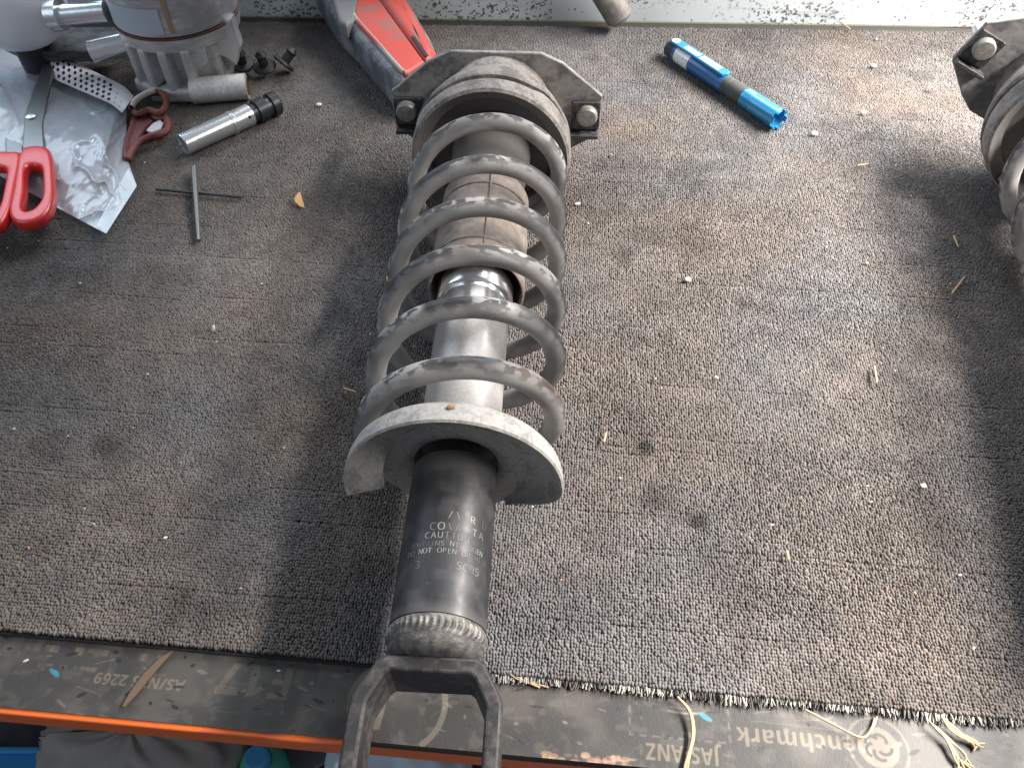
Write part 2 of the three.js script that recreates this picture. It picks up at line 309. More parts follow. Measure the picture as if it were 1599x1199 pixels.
// ---------------------------------------------------------------- the carpet
{
  const c = thing('carpet', 'worn grey-brown loop-pile carpet covering the bench top', 'carpet', V(0, 0, 0));
  const W = 1.6, D = 0.86;
  const field = (fn, step) => { const w = Math.ceil(W / step) + 2, h = Math.ceil(D / step) + 2, a = new Float32Array(w * h); for (let j = 0; j < h; j++) for (let i = 0; i < w; i++) a[j * w + i] = fn(-W / 2 + i * step, j * step); return (u, v) => { const x = (u + W / 2) / step, y = Math.max(0, v / step), i = Math.floor(x), j = Math.floor(y), fx = x - i, fy = y - j, k = j * w + i; return lerp(lerp(a[k], a[k + 1], fx), lerp(a[k + w], a[k + w + 1], fx), fy); }; };
  const backing = std({ color: col(0.03, 0.027, 0.025), roughness: 0.95 });
  part('backing', onBench(box(W, 0.002, D, 0.0006, 0, -0.00695, -D / 2 + 0.002)), backing, c);
  const loop = mergeVertices(new THREE.IcosahedronGeometry(1, 1).deleteAttribute('uv').deleteAttribute('normal')); loop.computeVertexNormals();
  const dx = 0.00184, dz = 0.00208, nx = Math.floor(W / dx), nz = Math.floor(D / dz);
  const loopMat = std({ roughness: 0.92, color: col(1, 1, 1) });
  const inst = new THREE.InstancedMesh(loop, loopMat, nx * nz);
  const M = new THREE.Matrix4(), q = new THREE.Quaternion(), e = new THREE.Euler(), s = V(1, 1, 1), p = V(0, 0, 0), k = new THREE.Color();
  const rowGap = []; for (let j = 0; j < nz; j++) rowGap.push(hsh(j, 1, 3));
  const fWX = field((u, w) => 0.004 * (fbm(u * 9, w * 9, 201, 2) - 0.5), 0.008), fWZ = field((u, w) => 0.007 * (fbm(u * 7, w * 11, 205, 3) - 0.5), 0.008), fWorn = field((u, w) => sm(0.45, 0.62, fbm(u * 5, w * 9, 211, 4)), 0.006);
  const fDirt = field((u, w) => fbm(u * 4, w * 6, 221, 4), 0.006), fStain = field((u, w) => sm(0.66, 0.72, fbm(u * 22, w * 22, 231, 2)), 0.004), fStr = field((u, w) => fbm(u * 4, w * 70, 235, 3), 0.0025), fWarm = field((u, w) => fbm(u * 12, w * 12, 241, 2) - 0.5, 0.008);
  const spots = [[975, 396, 0.010, 0.5], [1008, 697, 0.006, 0.7], [1090, 812, 0.006, 0.7], [1448, 140, 0.004, 0.7], [1025, 770, 0.008, 0.35], [530, 480, 0.012, 0.3], [300, 950, 0.012, 0.3], [160, 690, 0.009, 0.4], [1300, 560, 0.01, 0.25], [1160, 470, 0.006, 0.4], [980, 640, 0.009, 0.25], [560, 560, 0.006, 0.4]].map(([x, y, rad, k]) => { const w = at(x, y, 0); return [w.x, w.z, rad, k]; });
  let n = 0;
  for (let j = 0; j < nz; j++) for (let i = 0; i < nx; i++) {
    const u = -W / 2 + (i + 0.5) * dx, w = (j + 0.35) * dz;
    const warpX = fWX(u, w), warpZ = fWZ(u, w);
    const worn = fWorn(u, w), g = rowGap[j] > 0.9 ? 0.45 * sm(0.5, 0.62, fbm(u * 9, j * 7.3, 213, 2)) : 0;
    
    p.set(u + warpX + rr(-0.0003, 0.0003), -0.0034 + rr(-0.0003, 0.0003) - 0.0008 * g - 0.0005 * worn, -(w + warpZ * sm(0, 0.02, w)) + rr(-0.0003, 0.0003) + 0.0006 * g);
    e.set(rr(-0.55, 0.75), rr(-0.75, 0.75), rr(-0.45, 0.45)); q.setFromEuler(e);
    const f = rr(0.85, 1.18);
    s.set(0.00098 * f * (1 + 0.12 * worn), (0.0022 - 0.0003 * worn) * rr(0.88, 1.12), 0.00158 * f * rr(0.85, 1.12) * (1 - 0.15 * g));
    M.compose(p, q, s).premultiply(bench);
    const wx = M.elements[12], wz = M.elements[14]; if (wz < -0.983 + 0.03 * (wx - 0.05)) continue;          // stops a finger short of the panel
    inst.setMatrixAt(n, M);
    const dirt = fDirt(u, w), fine = vn(u * 90, w * 90, 225), stain = fStain(u, w), str = fStr(u, w);
    let b = (0.7 + 0.56 * dirt) * (0.84 + 0.32 * fine) * (0.9 + 0.2 * str) * rr(0.84, 1.17) * (1 - 0.18 * stain);
    for (const [sx, sz, sr, sk] of spots) { const d = Math.hypot(wx - sx, wz - sz) / sr; if (d < 1.6) b *= 1 - sk * sm(1.6, 0.3, d + 0.5 * (fine - 0.5)); }
    const warm = rr(-0.06, 0.06) + 0.2 * fWarm(u, w);
    k.setRGB(0.128 * b * (1 + warm), 0.116 * b, 0.109 * b * (1 - warm)); inst.setColorAt(n, k); n++;
  }
  inst.count = n; inst.name = 'pile_loops'; inst.userData.kind = 'stuff'; inst.castShadow = inst.receiveShadow = true; c.add(inst);
  // cut ends of the backing yarns along the open front edge
  const yarn = new THREE.CylinderGeometry(0.00022, 0.0003, 1, 5).translate(0, 0.5, 0).rotateX(Math.PI / 2);
  const ny = 1100, fr = new THREE.InstancedMesh(yarn, std({ color: col(1, 1, 1), roughness: 0.6 }), ny);
  for (let i = 0; i < ny; i++) {
    const x = lerp(-0.02, 0.36, (i + rnd()) / ny), L = rr(0.0025, 0.0052) * (0.55 + 0.9 * fbm(x * 30, 2, 251, 2)); const cl = fbm(x * 120, 9, 255, 2) > 0.5 - 0.1 * sm(0, 0.3, x);
    p.set(x, rr(-0.0062, -0.0035), rr(-0.001, 0.0008)); e.set(rr(0.05, 0.55), rr(-0.4, 0.4), 0); q.setFromEuler(e);
    const sv = rr(0.9, 1.9); M.compose(p, q, V(sv, sv, L)).premultiply(bench); fr.setMatrixAt(i, M);
    const b = cl ? rr(0.22, 0.55) : rr(0.05, 0.18); k.setRGB(b, b * 0.96, b * 0.86); fr.setColorAt(i, k);
  }
  fr.name = 'frayed_edge'; fr.userData.kind = 'stuff'; fr.castShadow = fr.receiveShadow = true; c.add(fr);
  // long loose strands hanging over the board
  const jute = std({ color: col(0.42, 0.31, 0.19), roughness: 0.9 });
  const strand = (pts, r, nst = 1, spread = 0) => {
    const gs = [];
    for (let i = 0; i < nst; i++) gs.push(tube(pts.map(([x, y], j) => at(x + (j / (pts.length - 1)) * rr(-spread, spread), y + (j / (pts.length - 1)) * rr(-spread, spread) * 0.5, PLY + 0.0015 + 0.004 * (1 - j / (pts.length - 1)))), r, 20, 6));
    const m = part('loose_strand', gs, jute, c); m.userData.label = 'straw-coloured loose jute strand over the board'; return m;
  };
  strand([[1058, 1088], [1078, 1112], [1082, 1150], [1072, 1196], [1070, 1215]], 0.0007, 3, 5);
  strand([[1258, 1108], [1300, 1130], [1345, 1152], [1362, 1138], [1368, 1120]], 0.0006, 2, 3);
  strand([[1450, 1125], [1478, 1150], [1500, 1180], [1512, 1205]], 0.0005, 10, 16);
  strand([[1470, 1118], [1490, 1140], [1520, 1158], [1528, 1166]], 0.0005, 10, 14);
  strand([[790, 1048], [815, 1062], [850, 1070]], 0.0005, 3, 8);
}

// ---------------------------------------------------------------- the strut
const AX = 0.0665;                                                         // height of its axis over the carpet
function makeStrut() {
  const s = new THREE.Group(); scene.add(s);
  const R = (pr, o = {}) => ring(pr, { y: AX, ...o });
  part('damper_tube', R([[-0.1014, 0.0252], [-0.004, 0.0252]], { n: 72 }), lowTubeMat, s);
  const weld = []; for (let i = 0; i <= 10; i++) weld.push(i / 10);
  const wb = part('weld_bead', R((a) => weld.map((k) => {
    const dome = Math.sin(Math.PI * k), ph = a * 46 + 2.2 * (k - 0.5) * (k - 0.5) * 8 + 1.5 * vn(a * 5, 0, 3), rip = Math.pow(0.5 + 0.5 * Math.sin(ph), 2);
    return [-0.1014 - 0.0095 * k, 0.0246 + dome * (0.0009 + 0.0009 * rip)];
  }), { n: 420, crease: 1.4 }), std({ map: rep(speck([0.09, 0.087, 0.082], [0.2, 0.19, 0.175], { s: 63 }), 6, 1), roughness: 0.55, metalness: 0.35 }), s);
  part('end_cap', R([[-0.108, 0.0244], [-0.1135, 0.0246], [-0.1165, 0.0232], [-0.1185, 0.0195], [-0.120, 0.012], [-0.1205, 0.0]], { crease: 0.9 }), dustySteel, s);
  // fork: one bent strap
  {
    const o = [[-0.036, -0.205], [-0.036, -0.1405], [-0.0345, -0.1365], [-0.0265, -0.1222], [-0.0225, -0.1195], [0.0225, -0.1195], [0.0265, -0.1222], [0.0345, -0.1365], [0.036, -0.1405], [0.036, -0.205]];
    const i = [[0.0278, -0.205], [0.0278, -0.143], [0.0272, -0.141], [0.0215, -0.1295], [0.019, -0.1275], [-0.019, -0.1275], [-0.0215, -0.1295], [-0.0272, -0.141], [-0.0278, -0.143], [-0.0278, -0.205]];
    const sh = new THREE.Shape([...o, ...i].map(([x, t]) => new THREE.Vector2(x, t)));
    const g = extr(sh, 0.030, 0.0018, 3).rotateX(-Math.PI / 2).translate(0, AX - 0.015, 0);
    const fm = std({ map: rep(speck([0.03, 0.029, 0.029], [0.09, 0.085, 0.081], { s: 67, a: 0.4, b: 0.75 }), 9, 9), roughness: 0.5, metalness: 0.25, bumpMap: rep(grain, 14, 14), bumpScale: 0.00012 });
    const f = part('fork', g, fm, s);
    for (const x of [-1, 1]) part('fork_bolt', new THREE.CylinderGeometry(0.007, 0.007, 0.012, 6).rotateZ(Math.PI / 2).translate(x * 0.038, AX, 0.192), boltGrey, f);
    part('weld_fillet', [box(0.03, 0.006, 0.006, 0.0025, 0, AX + 0.008, 0.1195), box(0.006, 0.018, 0.006, 0.0025, 0.018, AX, 0.1195), box(0.006, 0.018, 0.006, 0.0025, -0.018, AX, 0.1195)], dustySteel, f);
  }
  // lower spring seat: flared hub, back plate, and a dished rim that stops short on the left
  {
    const D = Math.PI / 180;
    const hub = R((a) => { const d = Math.abs(((a / D + 180) % 360 + 360) % 360 - 180), q = 0.0535 - 0.0095 * sm(88, 125, d); return [[0.026, 0.0252], [0.0195, 0.0262], [0.012, 0.0300], [0.0065, 0.0345], [0.0045, 0.042], [0.004, q], [0.001, q], [0.0012, 0.0365], [0.0016, 0.032], [0.0024, 0.0285], [0.004, 0.0254]]; }, { n: 96 });
    const rim = R((a) => {
      const d = a / D, fl = 0.0135 * sm(-50, -97, d), ext = 0.003 * sm(-40, -95, d), k = 1 - sm(90, 138, d), q = (r) => 0.0425 + (r - 0.0425) * (0.08 + 0.92 * k), z = (t) => t * (0.25 + 0.75 * k);
      return [[0.0046 - fl * 0.9, 0.0425], [0.0046 - fl * 0.9, q(0.055)], [0.0028 - fl * 0.8, q(0.0600)], [z(-0.001) - fl * 0.6, q(0.0628)], [z(-0.006) - fl * 0.3, q(0.0640)], [z(-0.0125) - ext, q(0.0644)], [z(-0.0138) - ext, q(0.0634)], [z(-0.0128) - ext, q(0.0618)], [z(-0.0075) - fl * 0.6, q(0.0585)], [z(-0.0025) - fl * 0.85, q(0.0535)], [0.0008 - fl * 0.95, 0.0425]];
    }, { n: 72, a0: -97 * D, a1: 138 * D, closed: true });
    const st = part('spring_seat', [hub, rim], seatGrey, s);
    const hole = new THREE.CylinderGeometry(0.0022, 0.0022, 0.0008, 14).rotateX(Math.PI / 2 + 0.55).translate(0.002, AX + 0.0563, 0.0058);
    part('drain_hole', hole, rubber, st);
    part('dirt_crumb', new THREE.IcosahedronGeometry(0.0021, 1).scale(1.3, 0.7, 0.8).rotateY(0.5).translate(0.001, AX + 0.0642, 0.004), std({ color: col(0.3, 0.19, 0.1), roughness: 0.9 }), st);
  }
  part('upper_tube', R([[0.018, 0.0249], [0.136, 0.0249]], { n: 72 }), upTubeMat, s);
  part('chrome_collar', R([[0.136, 0.0249], [0.1395, 0.0252], [0.1402, 0.0268], [0.1415, 0.0272], [0.157, 0.0272], [0.1585, 0.0262], [0.16, 0.009], [0.30, 0.009]], { n: 72, crease: 0.5 }), chrome, s);
  // dust cover: two ribs, a moulding seam, a stepped neck
  {
    const pr = [[0.19, 0.0322], [0.155, 0.0328], [0.154, 0.034], [0.1555, 0.0352]];
    const body = (t) => 0.0352 - 0.0006 * (t - 0.154) / 0.1;
    for (const t of [0.1747, 0.24]) pr.push([t - 0.0016, body(t)], [t - 0.0008, body(t) + 0.0008], [t + 0.0008, body(t) + 0.0008], [t + 0.0016, body(t)]);
    pr.push([0.2585, 0.0345], [0.2615, 0.0332], [0.2635, 0.0285], [0.266, 0.0245], [0.275, 0.0222], [0.286, 0.0212], [0.29, 0.0195], [0.29, 0.009]);
    const cv = part('dust_cover', R(pr, { n: 72, crease: 0.5 }), coverMat, s);
    const seam = box(0.0014, 0.0014, 0.104, 0.0005, 0, 0.0355, -0.208).rotateZ(-0.17).translate(0, AX, 0);
    part('mould_seam', seam, coverMat, cv);
  }
  part('bump_cup', R([[0.278, 0.0235], [0.277, 0.0265], [0.281, 0.030], [0.300, 0.032], [0.318, 0.0335], [0.345, 0.034]], { n: 56 }), std({ color: col(0.10, 0.093, 0.088), roughness: 0.75 }), s);
  // coil spring
  {
    const c = new THREE.Curve(), t0 = -0.27 * 2 * Math.PI, t1 = 5.56 * 2 * Math.PI, tops = [[-0.27, 0.0175], [0, 0.029], [1, 0.078], [2, 0.127], [3, 0.177], [4, 0.2275], [5, 0.284], [5.6, 0.317], [6.02, 0.332]];
    const tt = (k) => { for (let i = 0; i < tops.length - 1; i++) if (k <= tops[i + 1][0]) { const p = tops[Math.max(0, i - 1)], a = tops[i], b = tops[i + 1], n = tops[Math.min(tops.length - 1, i + 2)], f = (k - a[0]) / (b[0] - a[0]); const m0 = (b[1] - p[1]) / (b[0] - p[0]) * (b[0] - a[0]), m1 = (n[1] - a[1]) / (n[0] - a[0]) * (b[0] - a[0]); const f2 = f * f, f3 = f2 * f; return (2 * f3 - 3 * f2 + 1) * a[1] + (f3 - 2 * f2 + f) * m0 + (-2 * f3 + 3 * f2) * b[1] + (f3 - f2) * m1; } return tops[tops.length - 1][1]; };
    c.getPoint = (u, v = V(0, 0, 0)) => { const a = lerp(t0, t1, u), k = a / 2 / Math.PI, r = 0.0585 - 0.003 * sm(5.2, 6, k); return v.set(r * Math.sin(a), AX + r * Math.cos(a), -tt(k)); };
    c.getPointAt = c.getPoint; c.getTangentAt = (u, v) => c.getTangent(u, v);
    // own frames: one side of the wire always faces away from the axis
    const N = 620, K = 18, pos = [], nor = [], uv = [], idx = [], rw = 0.0069;
    for (let i = 0; i <= N; i++) {
      const u = i / N, P = c.getPoint(u), T = c.getPoint(Math.min(1, u + 1e-4)).sub(c.getPoint(Math.max(0, u - 1e-4))).normalize(), O = V(P.x, P.y - AX, 0).normalize(), B = T.clone().cross(O).normalize(), O2 = B.clone().cross(T).normalize();
      for (let j = 0; j <= K; j++) { const b = 2 * Math.PI * j / K, d = O2.clone().multiplyScalar(Math.cos(b)).addScaledVector(B, Math.sin(b)); pos.push(P.x + rw * d.x, P.y + rw * d.y, P.z + rw * d.z); nor.push(d.x, d.y, d.z); uv.push(u, j / K); }
    }
    for (let i = 0; i < N; i++) for (let j = 0; j < K; j++) { const a = i * (K + 1) + j, b = a + 1, d = a + K + 1, e = d + 1; idx.push(a, b, d, b, e, d); }
    for (const i of [0, N]) { const n = pos.length / 3, u = i / N, P = c.getPoint(u), T = c.getPoint(Math.min(1, u + 1e-4)).sub(c.getPoint(Math.max(0, u - 1e-4))).normalize().multiplyScalar(i ? 1 : -1); pos.push(P.x, P.y, P.z); nor.push(T.x, T.y, T.z); uv.push(u, 0.5); for (let j = 0; j < K; j++) { const a = i * (K + 1) + j; idx.push(n, a, a + 1); } }
    const g = new THREE.BufferGeometry(); g.setAttribute('position', new THREE.Float32BufferAttribute(pos, 3)); g.setAttribute('normal', new THREE.Float32BufferAttribute(nor, 3)); g.setAttribute('uv', new THREE.Float32BufferAttribute(uv, 2)); g.setIndex(idx);
    part('coil_spring', g, springMat, s);
  }
  // upper mount: spring cup, rubber, dome, bolted plate
  {
    const D = 180 / Math.PI;
    const um = part('upper_mount', R((a) => {
      const d = ((a * D + 180) % 360 + 360) % 360 - 180, k = 0.008 * (sm(28, 40, d) + sm(-40, -58, d));   // wavy bead
      return [[0.3165, 0.0655], [0.3185, 0.0676], [0.326, 0.0684], [0.3325 + k * 0.6, 0.0682], [0.3345 + k * 0.6, 0.0670], [0.335 + k * 0.6, 0.0622], [0.3400 + k * 0.5, 0.0618], [0.3405 + k * 0.4, 0.0672], [0.343 + k * 0.3, 0.0684], [0.350, 0.0672], [0.3605, 0.0640], [0.372, 0.0585], [0.384, 0.0535], [0.396, 0.0512], [0.4045, 0.0505]];
    }, { n: 120, crease: 0.7 }), mountGrey, s);
    part('rubber_ring', R([[0.3168, 0.0656], [0.319, 0.063], [0.325, 0.0585], [0.327, 0.0545], [0.338, 0.0535], [0.34, 0.048], [0.343, 0.033]], { n: 80 }), std({ color: col(0.15, 0.14, 0.133), roughness: 0.85 }), um);
    const hx = [[-0.040, 0.0535], [0.040, 0.0535], [0.060, 0.0445], [0.0965, 0.0145], [0.0965, -0.0225], [0.094, -0.026], [0.062, -0.046], [0.045, -0.0535], [-0.045, -0.0535], [-0.062, -0.046], [-0.094, -0.026], [-0.0965, -0.0225], [-0.0965, 0.0145], [-0.060, 0.0445]];
    const sh = new THREE.Shape(hx.map(([x, y]) => new THREE.Vector2(x, y)));
    const pl = part('mount_plate', extr(sh, 0.0045, 0.0014, 3).translate(0, AX, -0.4085), std({ map: rep(speck([0.13, 0.129, 0.128], [0.25, 0.242, 0.232], { s: 13 }), 8, 8), roughness: 0.55, metalness: 0.15 }), s);
    for (const x of [-1, 1]) {
      part('bolt_pad', [box(0.026, 0.028, 0.004, 0.001, x * 0.0825, AX - 0.004, -0.4025), box(0.03, 0.004, 0.012, 0.001, x * 0.080, AX - 0.0215, -0.399)], darkSteel, pl);
      part('bolt_head', ring([[0, 0.0096], [-0.005, 0.0096], [-0.0068, 0.0082], [-0.0072, 0]], { n: 28, y: 0, crease: 0.4 }).translate(x * 0.0835, AX - 0.002, -0.4005), boltGrey, pl);
      part('stud', new THREE.CylinderGeometry(0.005, 0.005, 0.028, 14).rotateX(Math.PI / 2).translate(x * 0.0835, AX - 0.002, -0.423), chromeDull, pl);
    }
    part('top_cap', R([[0.409, 0.03], [0.418, 0.028], [0.422, 0.02], [0.424, 0]], { n: 40 }), darkSteel, pl);
  }
  return s;
}
const strut = makeStrut(); strut.name = numbered('coilover_strut');
strut.position.set(-0.0385 + 0.048 * 0.105, 0, -0.271); strut.rotation.y = -0.048;
tag(strut, 'dusty coil spring strut lying across the middle of the carpet, fork over the edge', 'shock absorber', 'coil spring struts on the bench');
const strut2 = strut.clone(); strut2.name = numbered('coilover_strut'); scene.add(strut2);
{
  const roll = 0.42, yaw = 0.225, top = V(0.493, 0.080, -0.646);              // turned about its own axis, mount lifted on its corner
  const q = new THREE.Quaternion().setFromAxisAngle(V(0, 1, 0), -yaw).multiply(new THREE.Quaternion().setFromAxisAngle(V(0, 0, 1), -roll));
  strut2.quaternion.copy(q);
  strut2.position.copy(top).sub(V(0, AX, -0.364).applyQuaternion(q));
  tag(strut2, 'second dusty coil spring strut cut off by the right edge of the picture', 'shock absorber', 'coil spring struts on the bench');
}

// ---------------------------------------------------------------- pump
{
  const base = V(-0.361, 0, -0.862), p = thing('cast_pump', 'silver cast aluminium pump with white reservoir behind the scissors', 'pump', base);
  const alu = std({ map: speck([0.58, 0.585, 0.59], [0.68, 0.68, 0.67], { s: 161 }), metalness: 0.55, roughness: 0.46, bumpMap: rep(grain, 8, 3), bumpScale: 0.0003 });
  const rg = (pr, o) => ring(pr, o).rotateX(Math.PI / 2);                   // profile runs upwards
  const up = (pr, o = {}) => ring(pr.map(([h, r]) => [h, r]), { n: 72, crease: 0.5, ...o }).rotateX(Math.PI / 2);
  const cv = part('pump_cover', up([[0.072, 0.063], [0.0735, 0.0645], [0.135, 0.0635], [0.141, 0.060], [0.143, 0.05], [0.143, 0]]), std({ map: speck([0.40, 0.41, 0.42], [0.55, 0.55, 0.55], { s: 165 }), roughness: 0.42, metalness: 0.25 }), p);
  part('cover_label', ring([[0.0765, 0.0652], [0.102, 0.0649]], { n: 24, a0: -0.95, a1: 0.12 }).rotateX(Math.PI / 2).rotateY(0), std({ color: col(0.42, 0.5, 0.56), roughness: 0.35 }), cv);
  part('cover_strip', ring([[0.0765, 0.0655], [0.14, 0.0645]], { n: 6, a0: 0.2, a1: 0.27 }).rotateX(Math.PI / 2), std({ color: col(0.36, 0.25, 0.15), roughness: 0.5 }), cv);
  part('gasket_line', up([[0.0697, 0.064], [0.0699, 0.0656], [0.0714, 0.0656], [0.0718, 0.064]]), std({ color: col(0.13, 0.05, 0.038), roughness: 0.7 }), p);
  const body = [up([[0.0, 0.044], [0.008, 0.048], [0.05, 0.05], [0.056, 0.063], [0.0695, 0.0655]])];
  part('pump_body', body, alu, p);
  for (const a of [-0.80, -0.44, -0.06, 0.32]) { const f = box(0.0105, 0.054, 0.023, 0.0034, 0, 0.031, 0.0535); f.rotateY(a); part('rib', f, alu, p); }
  part('foot', [box(0.05, 0.016, 0.028, 0.005, -0.006, 0.0085, 0.052), box(0.045, 0.016, 0.026, 0.005, 0, 0.0085, 0.052).rotateY(-0.62), box(0.04, 0.05, 0.05, 0.006, 0.024, 0.028, 0.012)], alu, p);
  const b = part('port_boss', cylBetween(V(0.015, 0.0135, 0.062), V(0.073, 0.0135, 0.052), 0.0135), alu, p);
  part('brass_bore', cylBetween(V(0.0725, 0.0135, 0.0521), V(0.0740, 0.0135, 0.0518), 0.0095, 0.0095), std({ color: col(0.45, 0.33, 0.14), metalness: 1, roughness: 0.35 }), b);
  { const s = new THREE.Shape([[0, 0.07], [0.024, 0.075], [0.026, 0.045], [0.020, 0.034], [0.016, 0.024], [0.008, 0.032], [0.0, 0.036]].map(([x, y]) => new THREE.Vector2(x, y))); part('side_lug', extr(s, 0.016, 0.002).translate(0.042, 0, 0.012), alu, p); }
  const f1 = part('inlet_pipe', [cylBetween(V(-0.062, 0.083, 0.026), V(-0.115, 0.080, 0.03), 0.0105), cylBetween(V(-0.108, 0.081, 0.03), V(-0.12, 0.080, 0.03), 0.0155)], chromeDull, p);
  part('outlet_pipe', cylBetween(V(-0.052, 0.05, 0.03), V(-0.088, 0.046, 0.04), 0.0115), chromeDull, p);
  const res = new THREE.SphereGeometry(0.05, 40, 28).scale(1.12, 0.9, 0.95).translate(-0.168, 0.083, 0.012);
  const rs = part('white_reservoir', res, std({ color: col(0.8, 0.83, 0.87), roughness: 0.35 }), p);
  part('reservoir_cap', ring([[0, 0.022], [0.016, 0.022], [0.018, 0.019], [0.018, 0]], { n: 32 }).rotateX(Math.PI / 2).translate(-0.215, 0.11, 0), std({ color: col(0.03, 0.03, 0.12), roughness: 0.4 }), rs);
  part('hose', tube([V(-0.10, 0.09, 0.01), V(-0.098, 0.115, 0.0), V(-0.105, 0.16, -0.02), V(-0.11, 0.2, -0.05)], 0.0115, 30, 14), rubber, p);
  part('bracket', box(0.07, 0.012, 0.06, 0.003, -0.12, 0.03, -0.01), darkSteel, p);
  part('reservoir_stand', [cylBetween(V(-0.168, 0, 0.005), V(-0.168, 0.05, 0.005), 0.02)], blackPlastic, p);
}

// ---------------------------------------------------------------- bag with paper, gasket, scissors
function patch(sideA, sideB, nu, nv, hfn, base, tension = 0.1) {           // a sheet between two lines of photo pixels, with its own heights
  const A = new THREE.CatmullRomCurve3(sideA.map(([x, y]) => V(x, y, 0)), false, 'catmullrom', tension), B = new THREE.CatmullRomCurve3(sideB.map(([x, y]) => V(x, y, 0)), false, 'catmullrom', tension);
  const g = new THREE.PlaneGeometry(1, 1, nu, nv), P = g.attributes.position, U = g.attributes.uv;
  for (let j = 0; j <= nv; j++) for (let i = 0; i <= nu; i++) {
    const u = i / nu, v = j / nv, a = A.getPointAt(u), b = B.getPointAt(u), q = a.lerp(b, v), h = hfn(u, v, q.x, q.y), w = at(q.x, q.y, h), k = j * (nu + 1) + i;
    P.setXYZ(k, w.x - base.x, w.y - base.y, w.z - base.z); U.setXY(k, u, 1 - v);
  }
  g.computeVertexNormals(); return g;
}
const ridge = (x, y, s) => 1 - Math.abs(2 * fbm(x, y, s, 3) - 1);
{
  const base = at(90, 250, 0), bag = thing('plastic_bag', 'clear crumpled plastic bag of parts under the red scissors', 'bag', base);
  const A = [[-110, 20], [60, 105], [150, 142], [196, 160], [197, 243], [213, 290]], B = [[-110, 222], [0, 275], [90, 325], [165, 365]];
  const film = phy({ color: col(0.88, 0.91, 0.95), transmission: 0.68, thickness: 0, roughness: 0.17, ior: 1.5, clearcoat: 0.5, clearcoatRoughness: 0.12 });
  const puff = (u, v) => Math.sin(Math.PI * clamp(v * 0.9 + 0.08)) * (1 - 0.75 * sm(0.6, 0.95, u));
  part('film', patch(A, B, 110, 70, (u, v, x, y) => 0.003 + 0.016 * puff(u, v) + 0.0045 * Math.pow(ridge(x / 50, y / 62, 301), 9) * (0.25 + 0.75 * sm(0.5, 0.8, u)) + 0.0022 * fbm(x / 45, y / 55, 305, 2) + 0.0015 * Math.pow(ridge((x + y) / 26, (x - y) / 60, 307), 7) * (0.3 + 0.7 * sm(0.55, 0.85, u)), base), film, bag);
  part('film_underside', patch(A, B, 30, 20, () => 0.0012, base), film, bag);
  const seal = patch([[150, 352], [200, 262]].map(([x, y]) => [x, y]), [[165, 365], [213, 290]], 20, 4, () => 0.011, base); 
  part('sealed_edge', seal, phy({ color: col(0.78, 0.84, 0.88), transmission: 0.55, roughness: 0.3, thickness: 0 }), bag);
  const print = canvasTex(512, 512, (g, w, h) => { g.fillStyle = '#b1b5be'; g.fillRect(0, 0, w, h); for (let i = 0; i < 500; i++) { g.fillStyle = `rgba(${rr(100, 215)},${rr(105, 215)},${rr(115, 220)},.22)`; g.beginPath(); g.ellipse(rr(0, w), rr(0, h), rr(8, 40), rr(4, 22), rr(0, 3), 0, 7); g.fill(); } for (let i = 0; i < 5; i++) for (let j = 0; j < 14; j++) { g.fillStyle = 'rgba(70,72,80,.5)'; g.fillRect(300 + j * 11, 180 + i * 12, 5, 5); } });
  part('folded_sheet', patch([[-100, 60], [60, 130], [180, 175]], [[-100, 215], [30, 260], [150, 300]], 40, 30, (u, v, x, y) => 0.003 + 0.008 * puff(u * 0.7, v) + 0.002 * fbm(x / 30, y / 30, 311, 2), base), std({ map: print, roughness: 0.8 }), bag);
}
{
  const base = at(150, 115, 0), dots = canvasTex(1024, 256, (g, w, h) => { g.fillStyle = '#dcd9dc'; g.fillRect(0, 0, w, h); g.fillStyle = '#1b1a22'; for (let r = 0; r < 4; r++) for (let i = 0; i < 12 + r; i++) { const x = 40 + i * 66 + r * 18 + rr(-5, 5), y = 58 + r * 52 + rr(-4, 4); if (x > 800 + r * 20) { g.fillRect(x, y, 22, 7); } else { g.beginPath(); g.ellipse(x, y, 16, 19, 0.4, 0, 7); g.fill(); } } });
  const c = thing('dotted_card', 'white card strip printed with rows of black dots above the bag', 'card', base);
  part('card_strip', patch([[78, 58], [86, 76], [115, 95], [160, 118], [192, 134], [208, 150]], [[72, 100], [80, 120], [108, 134], [145, 150], [172, 162], [190, 176]], 50, 10, (u, v) => 0.022 - 0.006 * Math.pow(2 * v - 1, 2) * 1.0 + 0.004 * Math.sin(u * 3), base, 0.5), std({ map: dots, roughness: 0.6 }), c);
}
